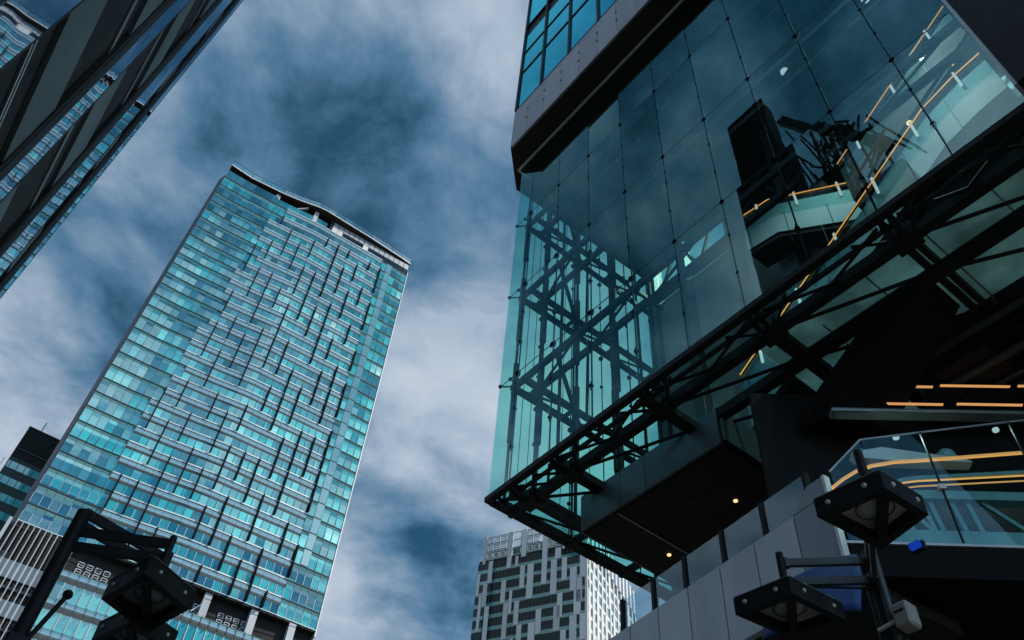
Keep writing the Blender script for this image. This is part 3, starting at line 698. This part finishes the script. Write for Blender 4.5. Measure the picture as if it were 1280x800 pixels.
# podium: bulging glass storeys, white fin screen at the left end
pz = [(52, 58.2), (58.2, 64.4), (64.4, 70.4), (70.4, 76.4), (76.4, 82.2), (82.2, 88.2)]
for z0, z1 in pz:
    zs = lerp(z0, z1, .58)
    m = MB(); strip(m, [(.4, z0), (.5, zs)], 5, 34)
    for i in range(5, 35): m.box(xs[i]-.07, xs[i]+.07, ys[i]-.7, ys[i]-.2, z0, zs, 1)
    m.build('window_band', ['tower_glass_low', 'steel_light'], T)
    m = MB(); strip(m, [(1.3*d/.55*.75+.5, lerp(zs, z1, k)) for d, k in bul], 5, 34, 0, True)
    for i in range(5, 35): m.box(xs[i]-.05, xs[i]+.05, ys[i]-1.5, ys[i]-.4, zs+.3, z1-.3, 1)
    m.build('spandrel_band', ['bulge_glass', 'steel_grey'], T)
for k in range(9):
    x = .1+k*1.14
    MB().box(x-.09, x+.09, -1.0, -.5, 52, 94.2).build('screen_fin', 'screen_grey', T)
for z0, z1 in ((56, 61), (66, 71.5), (76, 79.), (83., 86.5)): MB().box(-.6, 9.6, -.2, .1, z0, z1).build('screen_panel', 'screen_grey', T)
for z0 in (63.5, 73.5, 81.): MB().box(-.6, 9.6, -.35, -.2, z0, z0+.5).build('screen_rail', 'steel_grey', T)
MB().box(-.8, 9.6, .1, 1., 52, 94.).build('screen_back', 'podium_dark', T)
MB().box(-1.5, -.9, -.8, -.3, 52, 94.4).build('screen_edge', 'screen_grey', T)

# ================================================================== white panelled tower in the distance
dv = Vector((.893, .451)).normalized(); PHI_S = math.atan2(dv.y, dv.x)
T = Thing('white_panelled_tower', 'distant tower with staggered white panels over dark window bands and sunlit right side', 'skyscraper', -218.817, 147.557, PHI_S, local=True)
SW, SDp, ZR = 40.6, 52., 180.; FS = 4.4
MB().box(.25, SW-.25, .25, SDp, -1.6, 170.2).build('tower_core', 'podium_dark', T)
nfl = 24
for k in range(nfl):
    zt = 169.2-FS*k; zb_ = zt-FS
    m = MB().box(0, SW, 0, .3, zb_+1.35, zt-.05, 0)
    for i in range(31): m.box(i*SW/30-.05, i*SW/30+.05, -.06, 0, zb_+1.35, zt-.05, 1)
    m.build('window_band', ['stream_glass', 'steel_grey'], T)
    m = MB().box(-.05, SW+.05, -.12, .3, zb_-.05, zb_+1.35, 0); m.build('spandrel_band', 'stream_spandrel', T)
    m = MB().box(SW-.3, SW, .3, SDp, zb_+1.35, zt-.05, 0)
    for i in range(1, 25): m.box(SW, SW+.08, i*2.1-.08, i*2.1+.08, zb_+1.35, zt-.05, 1)
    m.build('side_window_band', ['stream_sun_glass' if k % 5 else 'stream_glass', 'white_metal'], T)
    MB().box(SW-.3, SW+.14, .3, SDp, zb_-.05, zb_+1.35).build('side_spandrel_band', 'white_metal', T)
cols = [(1.6, 1.0, 0), (4.2, 1.6, 1), (11.2, 1.7, 1), (14.5, 1.0, 0), (16.6, 1.7, 3), (20.7, 2.3, 0), (24.6, 1.9, 2), (29.4, 2.2, 1), (32.0, 1.8, 3), (36.4, 2.4, 0), (38.5, 2.2, 2)]
npan = 0
for x, w, ph in cols:
    k = ph-2; flip = 0
    while k < nfl:
        L = random.choice((2, 2, 2, 3)); a, b = max(k, 0), min(k+L, nfl)
        if b > a and npan < 96:
            xx = x-(.42*a if False else 0)-flip*1.4
            MB().box(xx, xx+w, -.32, -.1, 169.2-FS*b+.2, 169.2-FS*a+.1).build('white_panel', 'white_panel', T); npan += 1
        k += L+random.choice((0, 1, 2)); flip = 1-flip
random.seed(11)
ns = 0
for i in range(13):
    y = 1.0+i*4.0; k = -random.randint(0, 2)
    while k < nfl:
        L = random.choice((3, 4, 5)); a, b = max(k, 0), min(k+L, nfl)
        if b > a and ns < 98: MB().box(SW+.1, SW+.45, y+random.choice((0, .9)), y+1.9, 169.2-FS*b+.1, 169.2-FS*a+.1).build('side_panel', 'white_metal', T); ns += 1
        k += L
MB().box(SW-.3, SW+.5, -.35, .4, 60, 170.4).build('corner_trim', 'white_panel', T)
# open crown grid
for lv in range(3):
    z0 = 170.2+lv*3.2
    for i in range(16):
        x = .3+i*2.6; m = MB()
        if any(abs(x+.9-c[0]) < 1.2 for c in cols[:10:3]): continue
        m.box(x, x+2.1, .0, .35, z0+.3, z0+.62); m.box(x, x+2.1, 0, .35, z0+2.3, z0+2.6)
        m.box(x, x+.3, 0, .35, z0+.3, z0+2.6); m.box(x+1.8, x+2.1, 0, .35, z0+.3, z0+2.6); m.box(x, x+2.1, 0.05, .3, z0+1.35, z0+1.5)
        m.build('crown_frame', 'white_panel', T)
for x, w, ph in cols[::2]: MB().box(x, x+w, -.3, .3, 168.5, 179.9).build('crown_panel', 'white_panel', T)
for lv in range(4): MB().box(-.1, SW, .05, .3, 170.2+lv*3.15-.1, 170.2+lv*3.15+.12).build('crown_beam', 'steel_light', T)
MB().box(.4, SW, 4, 4.4, 170.2, 176.5).build('crown_screen', 'stream_spandrel', T)
for i in range(13): MB().box(SW-.2, SW+.3, 1+i*4, 2.6+i*4, 170.2, 179.8).build('crown_panel', 'white_metal', T)

# ================================================================== office blocks behind the tower at far left
T = Thing('louvred_office_block', 'dark office block with louvred crown and teal window rows left of the tower', 'office block', -222, 0., 0)
MB().box(-250, -222, -.65, 40, -1.6, 145.4).build('block_wall', 'far_dark', T)
for k in range(16): MB().box(-222, -221.8, -.65, 40, 135.6+k*.62, 135.6+k*.62+.3).build('louvre', 'podium_dark', T)
for z in (138, 145.3): MB().box(-222, -221.6, -.7, 40, z-.15, z+.15).build('cornice', 'far_dark', T)
for k in range(14):
    z = 133.2-4.6*k
    m = MB().box(-222, -221.85, -3.9 if k > 1 else -.4, 40, z-1.2, z+.9)
    for j in range(24): m.box(-221.85, -221.7, -3.6+j*1.9, -3.45+j*1.9, z-1.2, z+.9, 1)
    m.build('window_row', ['far_window', 'far_dark'], T)
MB().box(-250, -222.02, -4.2, -.66, -1.6, 129.8).build('block_wing', 'far_dark', T)
MB().rod((-222.5, 2.5, 145.4), (-222.5, 2.5, 149.), .12).build('antenna', 'steel_black', T)
T = Thing('brown_office_block', 'brown topped low office block at far left edge', 'office block', -260, -20, 0)
MB().box(-290, -262, -30, -5.4, -1.6, 153.).build('block_wall', 'far_brown', T)
for k in range(12): MB().box(-262, -261.8, -30, -5.6, 143.-4.4*k, 145.2-4.4*k).build('window_row', 'far_window', T)

# ================================================================== dark building with glass strips at upper left
WV = -1.41
T = Thing('strip_glass_building', 'dark building at upper left with mirror glass strips and grey spandrels', 'building', -12.0, WV-.08)
strips = [(-4.39, -3.55), (-7.26, -6.61), (-10.52, -9.46)]
MB().box(-12.0, -9.22, WV-6., WV-.13, -1.6, 25.5).build('main_block', 'wedge_black', T)
MB().box(-11.95, -9.27, WV-1.0, WV-.13, 25.5, 42.5).build('sign_frame', 'wedge_black', T)
MB().box(-9.22, 6., WV-6., WV-.13, -1.6, 25.5).build('main_block', 'dark_clad', T)
zfl = [6.67-2.98*2+2.98*k for k in range(12)]
bays = [(-12.0+.5, -10.55), (-9.43, -7.29), (-6.58, -4.42), (-3.52, -1.2)]
for bi, (a, b) in enumerate(bays):
    zmax = 25.3
    for z in zfl:
        if z+1.1 > zmax: continue
        MB().box(a+.02, b-.02, WV-.13, WV-.07, z, z+.62).build('spandrel', 'concrete_grey', T)
        MB().box(a+.02, b-.02, WV-.13, WV-.075, z+.635, z+1.06).build('spandrel', 'concrete_grey', T)
        MB().box(a+.02, b-.02, WV-.13, WV-.11, z+1.08, z+2.96).build('window', 'wedge_black', T)
        MB().box(a+.02, b-.02, WV-.11, WV-.09, z-.50, z-.47).build('window_rail', 'steel_light', T)
        MB().box(a+.02, b-.02, WV-.11, WV-.09, z-.58, z-.55).build('window_rail', 'steel_light', T)
for si, (a, b) in enumerate(strips+[(-12.02, -11.5)]):
    zmax = 25.4
    z = -1.6
    hs = 0
    while z < zmax-.1:
        z1 = min(z+5.96, zmax)
        MB().box(a+.02, b-.02, WV-.06, WV+.0, z+.01, z1-.01).build('glass_strip', 'strip_glass', T); z = z1
    for u, w in ((a, .02), (b-.02, .02)): MB().box(u, u+w, WV-.13, WV+.004, -1.6, zmax).build('pier_frame', 'steel_grey' if u > a else 'dark_clad', T)
    MB().box(b, b+.12, WV-.13, WV-.05, -1.6, zmax).build('pier_frame', 'dark_clad', T)
MB().box(-12.0, -9.22, WV-.12, WV+.02, 25.5, 42.6).build('sign_board', 'wedge_black', T)
# rooftop crane (seen mirrored in the atrium glass)
T = Thing('rooftop_crane', 'dark lattice maintenance crane mirrored in the atrium glass', 'crane', -7.5, -3.2, z=25.5)
for u in (-8.4, -7.6):
    for v in (-3.6, -2.8): MB().beam((u, v, 25.5), (u, v, 39.2), .12).build('mast_leg', 'steel_black', T)
for k in range(9):
    z = 26+1.4*k
    MB().beam((-8.4, -2.8, z), (-7.6, -2.8, z+1.4), .07).build('mast_brace', 'steel_black', T)
    MB().beam((-7.6, -3.6, z), (-8.4, -3.6, z+1.4), .07).build('mast_brace', 'steel_black', T)
    MB().beam((-8.4, -3.6, z), (-8.4, -2.8, z+1.4), .07).build('mast_brace', 'steel_black', T)
MB().beam((-9.3, -3.2, 42.6), (-5.2, -3.2, 33.4), .4, .45).build('jib', 'steel_black', T)
MB().rod((-8, -3.2, 39), (-8.2, -3.2, 40.4), .2).build('slew_ring', 'steel_black', T)
for a, b in (((-8, 36), (-6.2, 33.9)), ((-8, 33), (-5.4, 32.2)), ((-7.8, 31), (-6, 33.4)), ((-6.6, 26), (-6.9, 35.6)), ((-6.0, 26), (-6.3, 34.)), ((-5.3, 26), (-5.5, 32.6)), ((-8, 29), (-5, 31.4)), ((-7.6, 27.5), (-5.6, 29.5)), ((-5.5, 27), (-7.5, 30))):
    MB().beam((a[0], -3.1, a[1]+3.2), (b[0], -3.1, b[1]+3.2), .1).build('stay', 'steel_black', T)
rc = random.Random(5)
for k in range(34):
    a = (rc.uniform(-9, -5.4), rc.uniform(32, 37)); b = (a[0]+rc.uniform(-1.4, 1.4), a[1]+rc.uniform(2, 5))
    MB().beam((a[0], -3.0, a[1]), (b[0], -3.0, min(b[1], 42-abs(b[0]+9.2)*2.1)), .09).build('scaffold_tube', 'steel_black', T)
MB().box(-9.2, -4.8, -4.2, -2.3, 25.6, 31.).build('machine_house', 'dark_clad', T)
MB().box(-9.2, -7.6, -4.2, -2.3, 31., 34.5).build('machine_cabin', 'dark_clad', T)

# ================================================================== street lamps
def lantern(Tt, near, left, right, far, z, h=.16):
    """square lantern head: near/left/far/right corners of the underside in plan"""
    c = [Vector((*p, 0)) for p in (near, left, far, right)]; cen = sum(c, Vector())/4
    sc = lambda k, zz_: [(cen+(p-cen)*k)+Vector((0, 0, zz_)) for p in c]
    m = MB()
    o0, o1, i0, i1, tp = sc(1, z), sc(1, z+h), sc(.76, z), sc(.76, z+h*.6), sc(.8, z+h+.03)
    vs = o0+o1+i0+i1+tp; r = range(4)
    fs = [(i, (i+1) % 4, 4+(i+1) % 4, 4+i) for i in r] + [(i, (i+1) % 4, 8+(i+1) % 4, 8+i) for i in r] + [(8+i, 8+(i+1) % 4, 12+(i+1) % 4, 12+i) for i in r]
    fs += [(4+i, 4+(i+1) % 4, 16+(i+1) % 4, 16+i) for i in r] + [(16, 17, 18, 19)]
    m.add(vs, fs); hd = m.build('lantern', 'steel_black', Tt)
    m = MB(); q = sc(.74, z+h*.55); m.add(q+[v+Vector((0, 0, .01)) for v in q], [(0,1,2,3),(4,5,6,7),(0,1,5,4),(1,2,6,5),(2,3,7,6),(3,0,4,7)])
    m.build('lantern_glass', 'lamp_pane', Tt, parent=hd)
    a, b = c[0]+Vector((0, 0, z+.02)), c[2]+Vector((0, 0, z+.02))
    MB().beam(lerp(a, b, .1), lerp(a, b, .9), .07, .05).build('lantern_rib', 'steel_black', Tt, parent=hd)
    MB().ball(cen+Vector((0, 0, z+h*.55+.02)), .12, 0, 20, 10, .35).build('bulb', 'bulb_grey', Tt, parent=hd)
    for e0, e1 in ((0, 1), (0, 3)):
        for k in (.25, .8):
            p = lerp(c[e0], c[e1], k); n_ = (p-cen).normalized()
            MB().ball(p+n_*.0+Vector((0, 0, z+h*.55)), .022).build('bolt', 'steel_light', Tt, parent=hd)
    MB().rod(cen+Vector((0, 0, z+h)), cen+Vector((0, 0, z+h+.09)), .07, 16, 0, .045).build('mount_collar', 'steel_black', Tt, parent=hd)
    m = MB(); q = [cen+Vector((.135*math.cos(i*math.pi/10), .135*math.sin(i*math.pi/10), z+h*.545)) for i in range(21)]
    for a_, b_ in zip(q, q[1:]): m.rod(a_, b_, .007, 6)
    m.build('lens_ring', 'steel_grey', Tt, parent=hd)
    for k in range(4):
        p0, p1 = c[k]+Vector((0, 0, z+h+.004)), c[(k+1) % 4]+Vector((0, 0, z+h+.004))
        MB().rod(lerp(p0, p1, .02), lerp(p0, p1, .98), .009, 6).build('edge_bead', 'steel_grey', Tt, parent=hd)
    return cen
def dirs(k, *p): return (p[0]*k, p[1]*k)
K = 1.4
T = Thing('street_lamp', 'black twin lantern street lamp at lower right beside pale parapet', 'street lamp', -2.3*K, 4.45*K, group='black twin lantern street lamps')
zl = 2.76*K
PTS_RIGHT = None
def head_from(dirlist, zl): return [(d[0]/d[2]*zl, d[1]/d[2]*zl) for d in dirlist]
upper = head_from([(-.42, .91, .728), (-.50, .866, .700), (-.383, .924, .672), (-.443, .897, .637)], zl)
lower = head_from([(-.544, .839, .596), (-.603, .798, .573), (-.497, .868, .552), (-.552, .834, .5347)], zl)
pole = (-2.3*K, 4.45*K)
for hd in (upper, lower):
    cen = lantern(T, hd[0], hd[1], hd[2], hd[3], zl, .15)
    px_, py_ = lerp(hd[1][0], hd[0][0], .55), lerp(hd[1][1], hd[0][1], .55)
    MB().rod((cen.x, cen.y, zl+.2), (cen.x, cen.y, zl+.62), .035, 10).build('hanger_post', 'steel_black', T)
    MB().rod((lerp(cen.x, pole[0], .05), lerp(cen.y, pole[1], .05), zl+.29), (*pole, zl+.25), .010, 6).build('cable', 'steel_black', T)
    for z in (zl+.33, zl+.52):
        for k_ in (.06, .93): MB().rod((lerp(cen.x, pole[0], k_), lerp(cen.y, pole[1], k_), z-.045), (lerp(cen.x, pole[0], k_), lerp(cen.y, pole[1], k_), z+.045), .03, 10).build('clamp', 'steel_grey', T)
    for z in (zl+.33, zl+.52): MB().beam((cen.x, cen.y, z), (*pole, z), .04, .07).build('arm', 'steel_grey', T)
dx = .055
for s in (-1, 1): MB().rod((pole[0]+dx*s, pole[1], -1.6), (pole[0]+dx*s, pole[1], zl+.62), .035, 12).build('pole', 'steel_grey' if s > 0 else 'steel_black', T)
MB().box(pole[0]-.03, pole[0]+.03, pole[1]-.012, pole[1]+.012, -1.6, zl+.6).build('pole_web', 'steel_black', T)
MB().box(pole[0]-.2, pole[0]+.2, pole[1]-.16, pole[1]+.16, zl-.36, zl-.33).build('pole_collar', 'steel_black', T)
MB().rod((pole[0], pole[1], -1.6), (pole[0], pole[1], -1.5), .22, 16).build('base_plate', 'steel_black', T)
T2 = Thing('control_box', 'small pale grey control box strapped to the right street lamp pole', 'control box', pole[0]+.17, pole[1]-.02, z=zl-.2)
MB().box(pole[0]+.11, pole[0]+.26, pole[1]-.1, pole[1]+.06, zl-.2, zl+.01).build('housing', 'box_grey', T2, .02)
MB().box(pole[0]+.14, pole[0]+.22, pole[1]-.105, pole[1]-.1, zl-.08, zl-.06).build('vent', 'steel_black', T2)
MB().rod((pole[0]-.06, pole[1]-.05, zl-.13), (pole[0]+.12, pole[1]-.05, zl-.11), .018).build('strap', 'white_metal', T2)

T = Thing('street_lamp', 'black street lamp with crossed arms in front of the wavy tower at lower left', 'street lamp', -7.96, .8, group='black twin lantern street lamps')
pole = (-7.96, .80); zl = 3.80
MB().rod((*pole, -1.6), (*pole, 4.63), .068, 16).build('pole', 'steel_black', T)
MB().rod((*pole, -1.6), (*pole, -1.5), .22, 16).build('base_plate', 'steel_black', T)
hA = [(-7.02, 1.36), (-7.72, 1.24), (-7.3, 1.9), (-8.0, 1.78)]
hB = [(-7.75, 1.55), (-8.35, 1.42), (-7.95, 2.05), (-8.55, 1.92)]
for hd, zz_, arms in ((hA, zl, (4.26, 4.42)), (hB, zl-.08, (4.50, 4.63))):
    cen = lantern(T, hd[0], hd[1], hd[2], hd[3], zz_, .17)
    MB().rod((cen.x, cen.y, zz_+.2), (cen.x, cen.y, arms[1]+.08), .035, 10).build('hanger_post', 'steel_black', T)
    for z in arms: MB().beam((cen.x, cen.y, z), (*pole, z), .04, .09).build('arm', 'steel_black', T)
MB().rod((pole[0]+.02, pole[1]+.03, 3.2), (-7.93, 1.0, 3.83), .022, 10).ball((-7.93, 1.0, 3.83), .045, 0, 12, 8).build('flag_strut', 'steel_black', T)
MB().box(pole[0]-.02, pole[0]+.12, pole[1]-.1, pole[1]+.1, 2.9, 3.35).build('junction_box', 'steel_black', T, .02)

# ================================================================== blue hanging sign below the parapet and a small blue lit sign
T = Thing('blue_canopy', 'deep blue cloth canopy below the pale parapet behind the right lamp', 'canopy', -4.6, 7.6, z=4.)
def curve(n, f): return [f(i/n) for i in range(n+1)]
m = MB(); nn_ = 12; vs = []
for i in range(nn_+1):
    for j in range(nn_+1):
        a, b = i/nn_, j/nn_
        u = -5.15+1.2*a; v = 7.7-.5*b; z = 5.65-.9*b-.55*max(0, a-.55)**1.6+.12*math.sin(3*b)
        vs.append((u, v, z))
fs = [(i*(nn_+1)+j, (i+1)*(nn_+1)+j, (i+1)*(nn_+1)+j+1, i*(nn_+1)+j+1) for i in range(nn_) for j in range(nn_)]
m.add(vs, fs, 0, True); cl = m.build('cloth', 'blue_cloth', T)
sd = cl.modifiers.new('thick', 'SOLIDIFY'); sd.thickness = .015
MB().rod((-5.15, 7.72, 5.66), (-3.95, 7.72, 5.45), .025).build('canopy_bar', 'steel_black', T)
T = Thing('blue_lit_sign', 'tiny blue lit sign under the upper lamp lantern', 'sign', -3.9, 8.6, z=5.9)
MB().box(-3.92, -3.79, 8.6, 8.66, 5.96, 6.03).build('sign_face', 'blue_sign', T)
MB().box(-3.94, -3.77, 8.661, 8.72, 5.94, 6.05).build('sign_case', 'steel_black', T)
